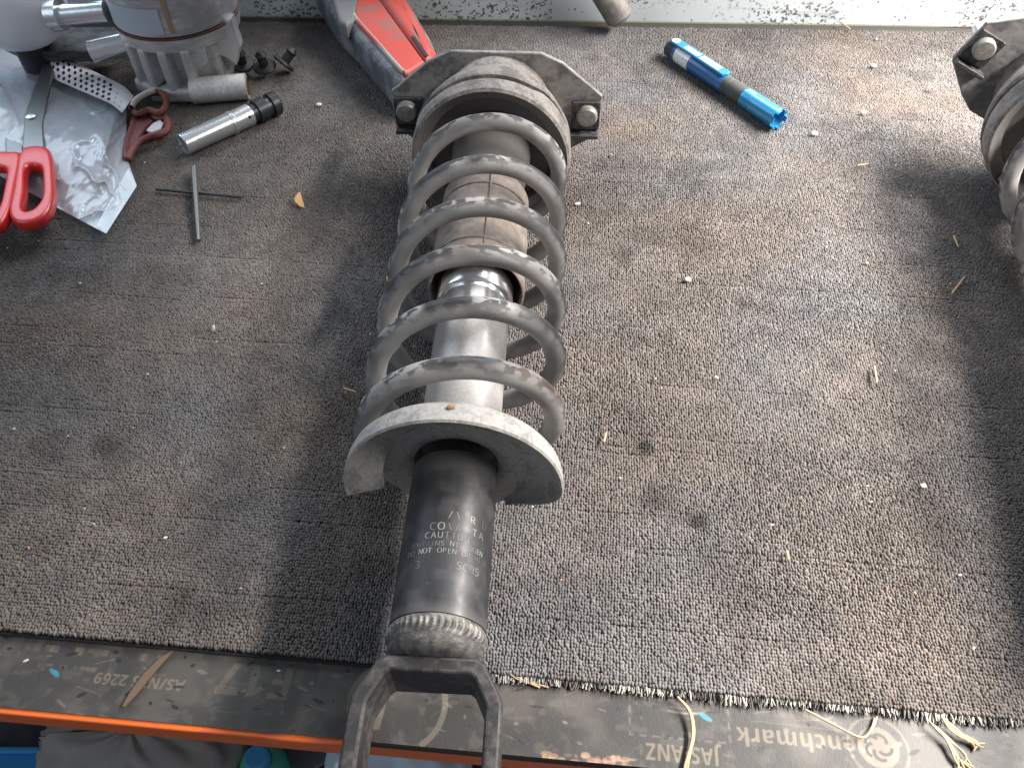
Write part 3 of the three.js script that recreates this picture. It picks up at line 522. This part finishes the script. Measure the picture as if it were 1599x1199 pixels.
{
  const base = at(230, 195, 0), rb = std({ map: speck([0.11, 0.022, 0.016], [0.22, 0.06, 0.042], { s: 171 }), roughness: 0.55, bumpMap: grain, bumpScale: 0.0004 });
  const g = thing('rubber_gasket', 'looped reddish-brown rubber gasket poking out of the plastic bag', 'gasket', base);
  const loc = (pts, h) => pts.map(([x, y, k]) => at(x, y, k ?? h).sub(base));
  const flat = (pts, r, closed, h, seg = 60) => tube(loc(pts, h), r, seg, 10, closed);
  part('upper_loop', flat([[205, 165], [222, 150], [243, 144], [257, 150], [258, 166], [248, 176], [232, 172], [214, 178]], 0.0035, true, 0.014), rb, g);
  part('lower_loop', flat([[206, 200], [212, 182], [230, 176], [244, 184], [258, 184], [262, 200], [250, 210], [232, 214], [216, 222], [206, 236], [198, 250], [197, 232]], 0.0035, true, 0.008), rb, g);
  part('rubber_web', slab(pxShape([[206, 200], [214, 184], [230, 180], [238, 190], [226, 200], [214, 222], [200, 246]], 0.008, base), 0.005, 0.0095, 0.001), rb, g);
  part('white_lining', slab(pxShape([[228, 205], [238, 194], [250, 188], [256, 194], [250, 203], [236, 208]], 0.006, base), 0.004, 0.0075, 0.001), std({ color: col(0.68, 0.68, 0.7), roughness: 0.6 }), g);
  part('pale_edge', flat([[204, 168], [212, 156], [228, 146], [240, 141]], 0.0032, false, 0.018, 24), std({ color: col(0.66, 0.63, 0.6), roughness: 0.6 }), g);
}
{
  const H = 0.026, base = at(40, 240, 0), sc = thing('scissors', 'scissors with bright red plastic handles lying on the plastic bag', 'scissors', base);
  const red = phy({ color: col(0.72, 0.022, 0.022), roughness: 0.35, clearcoat: 0.4, clearcoatRoughness: 0.25 });
  const steel = std({ color: col(0.24, 0.26, 0.26), metalness: 0.85, roughness: 0.36, bumpMap: grain, bumpScale: 0.0001 });
  const handle = (o, i, dh) => band(o, i, H, H - 0.012 + dh, H + dh, base);
  part('handle', handle([[31, 230], [50, 224], [70, 226], [78, 240], [81, 270], [82, 300], [76, 325], [58, 342], [36, 346], [18, 342], [12, 326], [18, 296], [24, 262]], [[37, 262], [50, 255], [62, 260], [65, 280], [64, 304], [52, 322], [36, 327], [32, 318], [36, 296]], 0), red, sc);
  part('handle', handle([[30, 236], [12, 232], [-12, 232], [-36, 238], [-52, 262], [-60, 300], [-55, 330], [-38, 350], [-10, 352], [4, 340], [14, 318], [22, 282]], [[6, 262], [-12, 256], [-30, 264], [-40, 290], [-38, 318], [-22, 330], [-6, 322], [2, 296]], -0.001), red, sc);
  part('blade', slab(pxShape([[31, 235], [66, 232], [63, 190], [70, 150], [82, 100], [85, 54], [81, 50], [66, 90], [46, 140], [34, 175]], H, base), H - 0.007, H - 0.0035, 0.0012), steel, sc);
  part('blade', slab(pxShape([[30, 238], [2, 236], [0, 190], [-16, 150], [-34, 105], [-46, 60], [-30, 80], [0, 130], [24, 176]], H, base), H - 0.0115, H - 0.008, 0.0012), steel, sc);
  part('pivot', ring([[0, 0.005], [0.0015, 0.005], [0.0025, 0.003], [0.0026, 0]], { n: 20 }).rotateX(Math.PI / 2).translate(at(45, 178, H).x - base.x, H - 0.0035, at(45, 178, H).z - base.z), chromeDull, sc);
}

// ---------------------------------------------------------------- red and grey power tool
{
  const base = at(590, 80, 0), t = thing('power_tool', 'scuffed red and grey power tool body behind the strut mount', 'tool', base);
  const H = 0.052, dirtyRed = std({ map: tex(512, 512, (u, v) => { const n = fbm(u * 5, v * 5, 181, 5, 5, 5), d = 0.1 + 0.6 * sm(0.42, 0.78, n); return [lerp(0.5, 0.19, d), lerp(0.052, 0.125, d), lerp(0.035, 0.115, d)]; }), roughness: 0.5 });
  dirtyRed.map.repeat.set(9, 9);
  const grey = std({ map: rep(speck([0.09, 0.1, 0.12], [0.19, 0.2, 0.22], { s: 185 }), 9, 9), roughness: 0.62 });
  part('rubber_shell', slab(pxShape([[470, -60], [560, -80], [600, -60], [672, 60], [684, 88], [676, 104], [646, 124], [628, 132], [612, 124], [548, 50], [524, 28], [500, -8]], 0.040, base), 0.0, 0.046, 0.011, 5), grey, t);
  part('side_panel', slab(pxShape([[570, -70], [552, 22], [558, 32], [628, 108], [636, 110], [662, 92], [590, -5]], H, base), 0.036, 0.050, 0.0025, 4), dirtyRed, t);
  part('handle_shell', slab(pxShape([[571, -70], [593, -5], [664, 93], [676, 86], [680, 74], [636, -5], [610, -70]], H, base), 0.018, 0.0515, 0.0085, 5), dirtyRed, t);
  const a = at(644, 55, 0.0525).sub(base), b = at(666, 86, 0.0525).sub(base), d = b.clone().sub(a);
  part('slot', box(d.length(), 0.002, 0.0045, 0.001).rotateY(-Math.atan2(d.z, d.x)).translate((a.x + b.x) / 2, 0.0512, (a.z + b.z) / 2), blackPlastic, t);
  part('worn_edge', tube([[553, 24], [562, 36], [594, 72], [630, 112], [640, 112]].map(([x, y]) => at(x, y, 0.047).sub(base)), 0.0032, 30, 8), std({ color: col(0.36, 0.35, 0.32), roughness: 0.6 }), t);
  part('grip_trim', slab(pxShape([[505, -40], [528, 30], [540, 38], [556, 28], [572, -60]], 0.05, base), 0.03, 0.0495, 0.005, 4), std({ color: col(0.16, 0.165, 0.17), roughness: 0.6 }), t);
}

// ---------------------------------------------------------------- rod against the wall
{
  const a = at(966, 32, 0.012), t = thing('steel_rod', 'grey steel pipe end standing against the white back panel', 'pipe', V(a.x, 0, a.z));
  const dir = V(-0.2, 0.28, -0.006).normalize(), L = 0.3, o = V(0, 0.0175, 0), q = (k) => o.clone().addScaledVector(dir, k);
  const m = std({ map: speck([0.19, 0.18, 0.17], [0.28, 0.265, 0.25], { s: 191 }), metalness: 0.4, roughness: 0.42 });
  part('shaft', [cylBetween(q(0.0), q(L), 0.0165, 0.0165, 32)], m, t);
  part('end_collar', [cylBetween(q(-0.005), q(0.0), 0.013, 0.0163, 32), cylBetween(q(0.0), q(0.011), 0.01675, 0.01675, 32)], m, t);
}

// ---------------------------------------------------------------- inspection light / marker
{
  const R = 0.0102, a = at(1043, 72, R), b = at(1222, 190, R), d = b.clone().sub(a), L = d.length();
  const t = thing('penlight', 'blue and black pocket torch with white lettering lying on the carpet', 'torch', V(a.x, 0, a.z), Math.atan2(-d.z, d.x));
  const cyl = (pr, o = {}) => ring(pr, { n: 40, crease: 0.5, ...o }).rotateY(-Math.PI / 2).translate(0, R, 0);  // profile runs along +x, angle 0 still up
  const blue = phy({ color: col(0.03, 0.2, 0.42), roughness: 0.35, clearcoat: 0.3 }), cyan = phy({ color: col(0.015, 0.2, 0.42), roughness: 0.28, metalness: 0.2, clearcoat: 0.4 });
  const dark = std({ color: col(0.035, 0.038, 0.04), roughness: 0.6 }), grip = std({ color: col(0.05, 0.051, 0.05), roughness: 0.7 });
  part('tail_cap', cyl([[0, 0], [0.001, 0.006], [0.004, 0.0092], [0.0090, 0.0091], [L * 0.09, 0.0094]]), dark, t);
  const bodyMap = canvasTex(512, 256, (g, w, h) => { g.fillStyle = '#1d5590'; g.fillRect(0, 0, w, h); g.fillStyle = '#d9dfdc'; g.fillRect(0, h * 0.66, w, h * 0.28); g.fillStyle = '#8e9c9a'; for (let i = 0; i < 30; i++) g.fillRect(rr(0, w), rr(h * 0.68, h * 0.9), rr(4, 16), 3); });
  part('body', cyl([[L * 0.09, 0.0099], [L * 0.1, R], [L * 0.53, R], [L * 0.54, 0.0096]]), phy({ map: bodyMap, roughness: 0.35, clearcoat: 0.3 }), t);
  part('grip', cyl([[L * 0.53, 0.0096], [L * 0.55, 0.0099], [L * 0.58, 0.0101], [L * 0.585, 0.0096], [L * 0.59, 0.0101], [L * 0.70, 0.0099]]), grip, t);
  const pr = [[L * 0.70, 0.0096], [L * 0.705, 0.0105]]; for (let i = 0; i < 4; i++) pr.push([L * (0.72 + i * 0.016), 0.0106], [L * (0.724 + i * 0.016), 0.0101], [L * (0.728 + i * 0.016), 0.0101], [L * (0.732 + i * 0.016), 0.0106]);
  pr.push([L * 0.96, 0.0108], [L * 0.965, 0.0102], [L * 0.965, 0.009], [L * 0.93, 0.0085], [L * 0.93, 0]);
  const head = part('head', cyl(pr), cyan, t);
  for (let i = 0; i < 6; i++) part('crown_tooth', ring([[L * 0.963, 0.0095], [L * 0.963, 0.0107], [L * 0.982, 0.0107], [L * 0.982, 0.0095]], { n: 6, a0: i * 1.0472, a1: i * 1.0472 + 0.62, closed: true }).rotateY(-Math.PI / 2).translate(0, R, 0), cyan, head);
  // pocket clip with worn white lettering
  const clipMap = canvasTex(1024, 128, (g, w, h) => {
    g.fillStyle = '#176f9f'; g.fillRect(0, 0, w, h); g.fillStyle = '#eef3f4';
    g.beginPath(); g.arc(75, h / 2, 50, 0, 7); g.fill();
    for (let i = 0; i < 9; i++) { g.fillRect(250 + i * 27, 26 + (i % 2) * 5, 21, 68); } for (let i = 0; i < 11; i++) { g.fillRect(530 + i * 29, 22, 24, 82); }
    g.fillStyle = '#1a4f72'; g.beginPath(); g.moveTo(55, 84); g.lineTo(96, 84); g.lineTo(76, 36); g.fill(); for (let i = 0; i < 20; i++) g.fillRect(255 + i * 29, rr(36, 80), rr(5, 12), 8);
  });
  const cl = new THREE.Shape(); const cw = 0.006; cl.moveTo(L * 0.035, -cw * 0.6); cl.lineTo(L * 0.06, -cw); cl.lineTo(L * 0.525, -cw); cl.lineTo(L * 0.535, 0); cl.lineTo(L * 0.525, cw); cl.lineTo(L * 0.06, cw); cl.lineTo(L * 0.035, cw * 0.6);
  const cg = extr(cl, 0.003, 0.0008).rotateX(-Math.PI / 2); { const P = cg.attributes.position, U = cg.attributes.uv; for (let i = 0; i < P.count; i++) U.setXY(i, P.getX(i) / L / 0.53 - 0.06, 0.5 - P.getZ(i) / (2 * cw)); }
  part('pocket_clip', cg.translate(0, 2 * R - 0.0008, 0), phy({ map: clipMap, roughness: 0.3, clearcoat: 0.4 }), t);
  t.rotation.order = 'YXZ'; t.children.forEach(() => 0);
}

// ---------------------------------------------------------------- socket with adaptor
{
  const R = 0.0112, a = at(285, 226, R), b = at(432, 160, R), d = b.clone().sub(a), L = d.length(), ang = Math.atan2(-d.z, d.x);
  const cyl = (pr) => ring(pr, { n: 40, crease: 0.5 }).rotateY(-Math.PI / 2).translate(0, R, 0);
  const t = thing('deep_socket', 'long shiny chrome socket pushed onto a black impact adaptor', 'socket', V(a.x, 0, a.z), ang);
  part('socket_body', cyl([[L * 0.06, 0.008], [0.0, 0.0085], [0.0, 0.0100], [0.001, 0.0106], [L * 0.48, 0.0109], [L * 0.485, 0.0118], [L * 0.52, 0.0118], [L * 0.525, 0.0109], [L * 0.70, 0.0111], [L * 0.705, 0.0102]]), chromeDull, t);
  part('dimple', new THREE.SphereGeometry(0.0018, 10, 8).translate(L * 0.65, R + 0.004, 0.0098), darkSteel, t);
  const ad = t, am = std({ color: col(0.06, 0.064, 0.068), metalness: 0.6, roughness: 0.4 });
  part('adaptor', cyl([[L * 0.69, 0.0092], [L * 0.76, 0.0094], [L * 0.765, 0.0118], [L * 0.86, 0.0124], [L * 0.865, 0.0100], [L * 0.915, 0.0098], [L * 0.92, 0.0122], [L * 0.985, 0.0126], [L, 0.0115], [L, 0.0085], [L * 0.95, 0.008], [L * 0.95, 0]]), am, t);
}

// ---------------------------------------------------------------- trim clips, picks, bits
function clip(px, py, tilt, turn, label) {
  const p = at(px, py, 0.006), t = thing('push_clip', label, 'clip', V(p.x, 0, p.z), turn, 'black plastic push clips beside the pump');
  const g = (pr) => ring(pr, { n: 24, crease: 0.5 }).rotateX(Math.PI / 2).rotateX(tilt).translate(0, 0.012, 0);
  part('clip_head', g([[-0.004, 0], [-0.004, 0.012], [-0.002, 0.0132], [0.0, 0.012], [0.001, 0.005]]), blackPlastic, t);
  part('clip_stem', g([[0.0, 0.0055], [0.010, 0.005], [0.013, 0.0065], [0.018, 0.003], [0.0185, 0]]), blackPlastic, t);
  return t;
}
clip(380, 106, 0.25, 0.4, 'black push clip nearest the silver pump, leftmost of three');
clip(414, 110, 0.15, -0.3, 'black push clip standing in the middle of three');
clip(446, 104, 0.9, 2.2, 'black push clip tipped on its side, rightmost of three');
{
  const m = std({ color: col(0.16, 0.165, 0.17), metalness: 0.6, roughness: 0.4 });
  const rod = (x0, y0, x1, y1, r0, r1, name, label, cat, mm, h0 = 0.002, h1 = h0) => { const a = at(x0, y0, h0), b = at(x1, y1, h1), o = V(a.x, 0, a.z); const g = [cylBetween(a.clone().sub(o), b.clone().sub(o), r0, r1, 10)]; return solo(name, g, mm, o, label, cat); };
  rod(243, 295, 378, 308, 0.0016, 0.0013, 'thin_rod', 'thin dark wire lying sideways under the steel pick', 'wire', std({ color: col(0.03, 0.03, 0.032), roughness: 0.5 }), 0.001, 0.0018);
  rod(302, 262, 310, 376, 0.0030, 0.0019, 'steel_pick', 'grey tapered steel pick lying lengthways across the thin wire', 'pick', m, 0.0055, 0.003);
}
{
  const leaf = at(466, 313, 0.003); const s = new THREE.Shape([[-0.004, 0.002], [-0.001, 0.007], [0.001, 0.0085], [0.002, 0.005], [0.0045, -0.002], [0.006, -0.008], [0.0015, -0.0065], [-0.003, -0.002]].map(([x, y]) => new THREE.Vector2(x, y)));
  solo('leaf_flake', extr(s, 0.0012, 0.0004).rotateX(-Math.PI / 2 + 0.5), std({ color: col(0.62, 0.36, 0.17), roughness: 0.8 }), leaf, 'small pale orange leaf flake left of the coil spring', 'leaf');
  const straw = std({ color: col(0.5, 0.33, 0.19), roughness: 0.8 });
  const bits = [[1487, 458, 1507, 432, 'pale straw sliver on the carpet near the second strut'], [1366, 572, 1370, 598, 'short upright straw sliver on the sunny carpet'], [536, 606, 556, 612, 'straw sliver beside the lower coil of the middle strut'], [1490, 368, 1497, 385, 'tiny straw sliver below the second strut shadow'], [943, 690, 947, 675, 'small straw sliver right of the spring seat'], [1229, 860, 1232, 874, 'tiny pale sliver low on the right carpet'], [1312, 34, 1328, 45, 'brown straw at the foot of the white panel'], [1340, 258, 1356, 256, 'pale sliver between the torch and the second strut'], [604, 432, 606, 440, 'orange crumb sliver left of the coils']];
  for (const [x0, y0, x1, y1, label] of bits) { const a = at(x0, y0, 0.002), b = at(x1, y1, 0.0025), o = V(a.x, 0, a.z); solo('straw_sliver', cylBetween(a.clone().sub(o), b.clone().sub(o), 0.0009, 0.0006, 7), straw, o, label, 'straw', 'straw slivers on the carpet'); }
  const white = std({ color: col(0.6, 0.6, 0.56), roughness: 0.7 });
  for (const [x, y, r, label, c2] of [[1273, 208, 0.0026, 'cream crumb with a thin tail in front of the torch', 1], [1365, 102, 0.0026, 'pale green crumb right of the torch near the back', 2], [498, 163, 0.0024, 'white crumb between the push clips and the strut', 0], [1075, 436, 0.0022, 'small white flake right of the coil spring', 0], [1443, 758, 0.0016, 'cream crumb on the right of the carpet', 1], [1350, 175, 0.0024, 'grey lint flake between the torch and the second strut', 0]]) {
    const p = at(x, y, 0.001), g = mergeVertices(new THREE.IcosahedronGeometry(r, 2).deleteAttribute('uv').deleteAttribute('normal')), P = g.attributes.position;
    for (let i = 0; i < P.count; i++) { const f = 0.7 + 0.6 * vn(P.getX(i) / r * 2 + 9, P.getY(i) / r * 2 + P.getZ(i) / r, 7); P.setXYZ(i, P.getX(i) * f * 1.3, P.getY(i) * f * 0.6, P.getZ(i) * f); } g.computeVertexNormals(); g.setAttribute('uv', new THREE.Float32BufferAttribute(new Float32Array(P.count * 2), 2));
    solo('crumb', g, std({ color: [col(0.55, 0.55, 0.54), col(0.68, 0.66, 0.5), col(0.5, 0.58, 0.42)][c2], roughness: 0.8 }), V(p.x, 0.001, p.z), label, 'crumb', 'pale crumbs on the carpet');
  }
  const ln = mergeVertices(new THREE.IcosahedronGeometry(1, 1).deleteAttribute('uv').deleteAttribute('normal')); ln.computeVertexNormals();
  const dark = [];
  const N = 140, im = new THREE.InstancedMesh(ln, std({ roughness: 0.85 }), N), M = new THREE.Matrix4(), q = new THREE.Quaternion(), k = new THREE.Color();
  for (let i = 0; i < N; i++) {
    const d = i < dark.length ? dark[i] : null, p = d ? at(d[0], d[1], 0) : at(rr(0, 1599), rr(60, 1060), 0), r = d ? d[2] : rr(0.0004, 0.001) * (rnd() < 0.08 ? 1.8 : 1);
    q.setFromEuler(new THREE.Euler(d ? 0 : rr(0, 3), rr(0, 3), 0)); M.compose(V(p.x, d ? -0.001 : 0.0004, p.z), q, V(r * (d ? 1.2 : rr(0.8, 2.2)), d ? 0.0022 : r * 0.7, r)); im.setMatrixAt(i, M);
    const b = rr(0.25, 0.7); if (d) k.setRGB(0.03, 0.027, 0.024); else if (rnd() < 0.4) k.setRGB(b, b * 0.62, b * 0.36); else k.setRGB(b, b * 0.96, b * 0.88); im.setColorAt(i, k);
  }
  im.name = 'debris'; im.userData = { kind: 'stuff', label: 'specks of lint, grit and dirt spread over the carpet', category: 'debris' }; im.castShadow = im.receiveShadow = true; scene.add(im);
  // dry blade lying on the board at the lower left
  const base = at(232, 1062, PLY);
  solo('dry_blade', slab(pxShape([[272, 1018], [262, 1030], [236, 1060], [212, 1090], [196, 1106], [192, 1106], [204, 1084], [226, 1054], [250, 1030]], PLY, base), 0.0015, 0.0028, 0.0004), std({ color: col(0.14, 0.1, 0.06), roughness: 0.8 }), V(base.x, PLY, base.z), 'brown dry grass blade lying on the printed board', 'grass blade');
}

// ---------------------------------------------------------------- things on the shelf under the bench
{
  const h = SHELF;
  const P = (x, y, k) => at(x, y, h + k);
  { const b = P(215, 1150, 0.05); const t = thing('grey_rag', 'crumpled grey-brown rag on the shelf below the orange beam', 'rag', V(b.x, h, b.z));
    const g = new THREE.SphereGeometry(0.075, 60, 40), Q = g.attributes.position; for (let i = 0; i < Q.count; i++) { const x = Q.getX(i), y = Q.getY(i), z = Q.getZ(i), a = Math.atan2(z, x), f = 0.8 + 0.35 * ridge(a * 2 + y * 20, y * 24, 401) ; Q.setXYZ(i, x * f * 1.15, Math.max(0, 0.03 + y * 0.5 * f), z * f * 0.8); } g.computeVertexNormals();
    part('cloth', g, std({ color: col(0.36, 0.335, 0.31), roughness: 0.9 }), t); }
  { const b = P(20, 1200, 0.02); const t = thing('blue_tray', 'bright blue plastic tray on the shelf at the lower left', 'tray', V(b.x, h, b.z + 0.03)); part('tray_base', box(0.12, 0.02, 0.09, 0.004, -0.02, 0.01, 0), std({ color: col(0.02, 0.25, 0.6), roughness: 0.4 }), t); part('tray_lip', [box(0.13, 0.006, 0.006, 0.002, -0.02, 0.022, -0.045), box(0.13, 0.006, 0.006, 0.002, -0.02, 0.022, 0.045), box(0.006, 0.006, 0.096, 0.002, 0.042, 0.022, 0)], std({ color: col(0.03, 0.32, 0.7), roughness: 0.4 }), t); }
  { const b = P(205, 1196, 0.03); const t = thing('red_carton', 'small red and white carton on the shelf below the beam', 'carton', V(b.x, h, b.z + 0.02), 0.1); part('carton_body', box(0.085, 0.03, 0.05, 0.001, 0, 0.015, 0), std({ color: col(0.5, 0.43, 0.4), roughness: 0.6 }), t); part('red_band', box(0.0864, 0.0314, 0.018, 0.001, 0, 0.015, -0.0172), std({ color: col(0.42, 0.06, 0.04), roughness: 0.6 }), t); }
  { const b = P(403, 1186, 0.06); const t = thing('green_bottle', 'green bottle with a round blue cap standing on the shelf', 'bottle', V(b.x, h, b.z)); part('bottle_body', ring([[0, 0], [0, 0.018], [0.003, 0.02], [0.045, 0.02], [0.052, 0.016], [0.056, 0.011]], { n: 36 }).rotateX(Math.PI / 2), std({ color: col(0.06, 0.42, 0.27), roughness: 0.35 }), t); part('cap', ring([[0.055, 0.0105], [0.068, 0.0105], [0.07, 0.009], [0.07, 0]], { n: 28 }).rotateX(Math.PI / 2), std({ color: col(0.06, 0.32, 0.6), roughness: 0.4 }), t); }
  { const b = P(625, 1182, 0.03); const t = thing('white_bag', 'pale blue-white plastic bag on the shelf seen through the fork', 'bag', V(b.x, h, b.z));
    const g = new THREE.SphereGeometry(0.05, 50, 34), Q = g.attributes.position; for (let i = 0; i < Q.count; i++) { const x = Q.getX(i), y = Q.getY(i), z = Q.getZ(i), f = 0.75 + 0.5 * ridge(x * 30 + 4, y * 30 + z * 26, 411); Q.setXYZ(i, x * f * 1.1, Math.max(0, 0.03 + y * 0.7 * f), z * f); } g.computeVertexNormals();
    part('bag_film', g, phy({ color: col(0.62, 0.76, 0.88), roughness: 0.25, clearcoat: 0.5 }), t); }
  { const b = P(335, 1190, 0.03); const t = thing('folded_cloth', 'folded olive cloth on the shelf beside the green bottle', 'cloth', V(b.x, h, b.z)); part('fold', [box(0.06, 0.018, 0.06, 0.007, -0.005, 0.009, 0), box(0.055, 0.016, 0.05, 0.007, -0.002, 0.026, 0.003)], std({ color: col(0.25, 0.22, 0.18), roughness: 0.9 }), t); }
  { const b = P(480, 1180, 0.02); const t = thing('metal_bracket', 'dull grey metal bracket on the shelf right of the green bottle', 'bracket', V(b.x, h, b.z), 0.5); part('bracket_arm', [box(0.11, 0.004, 0.03, 0.001, 0, 0.022, 0), box(0.004, 0.022, 0.03, 0.001, -0.053, 0.011, 0), box(0.004, 0.022, 0.03, 0.001, 0.053, 0.011, 0)], std({ color: col(0.25, 0.27, 0.3), metalness: 0.5, roughness: 0.4 }), t); }
}

scene.traverse((o) => { if (o.isMesh) { o.castShadow = true; o.receiveShadow = true; } });
renderer.render(scene, camera);
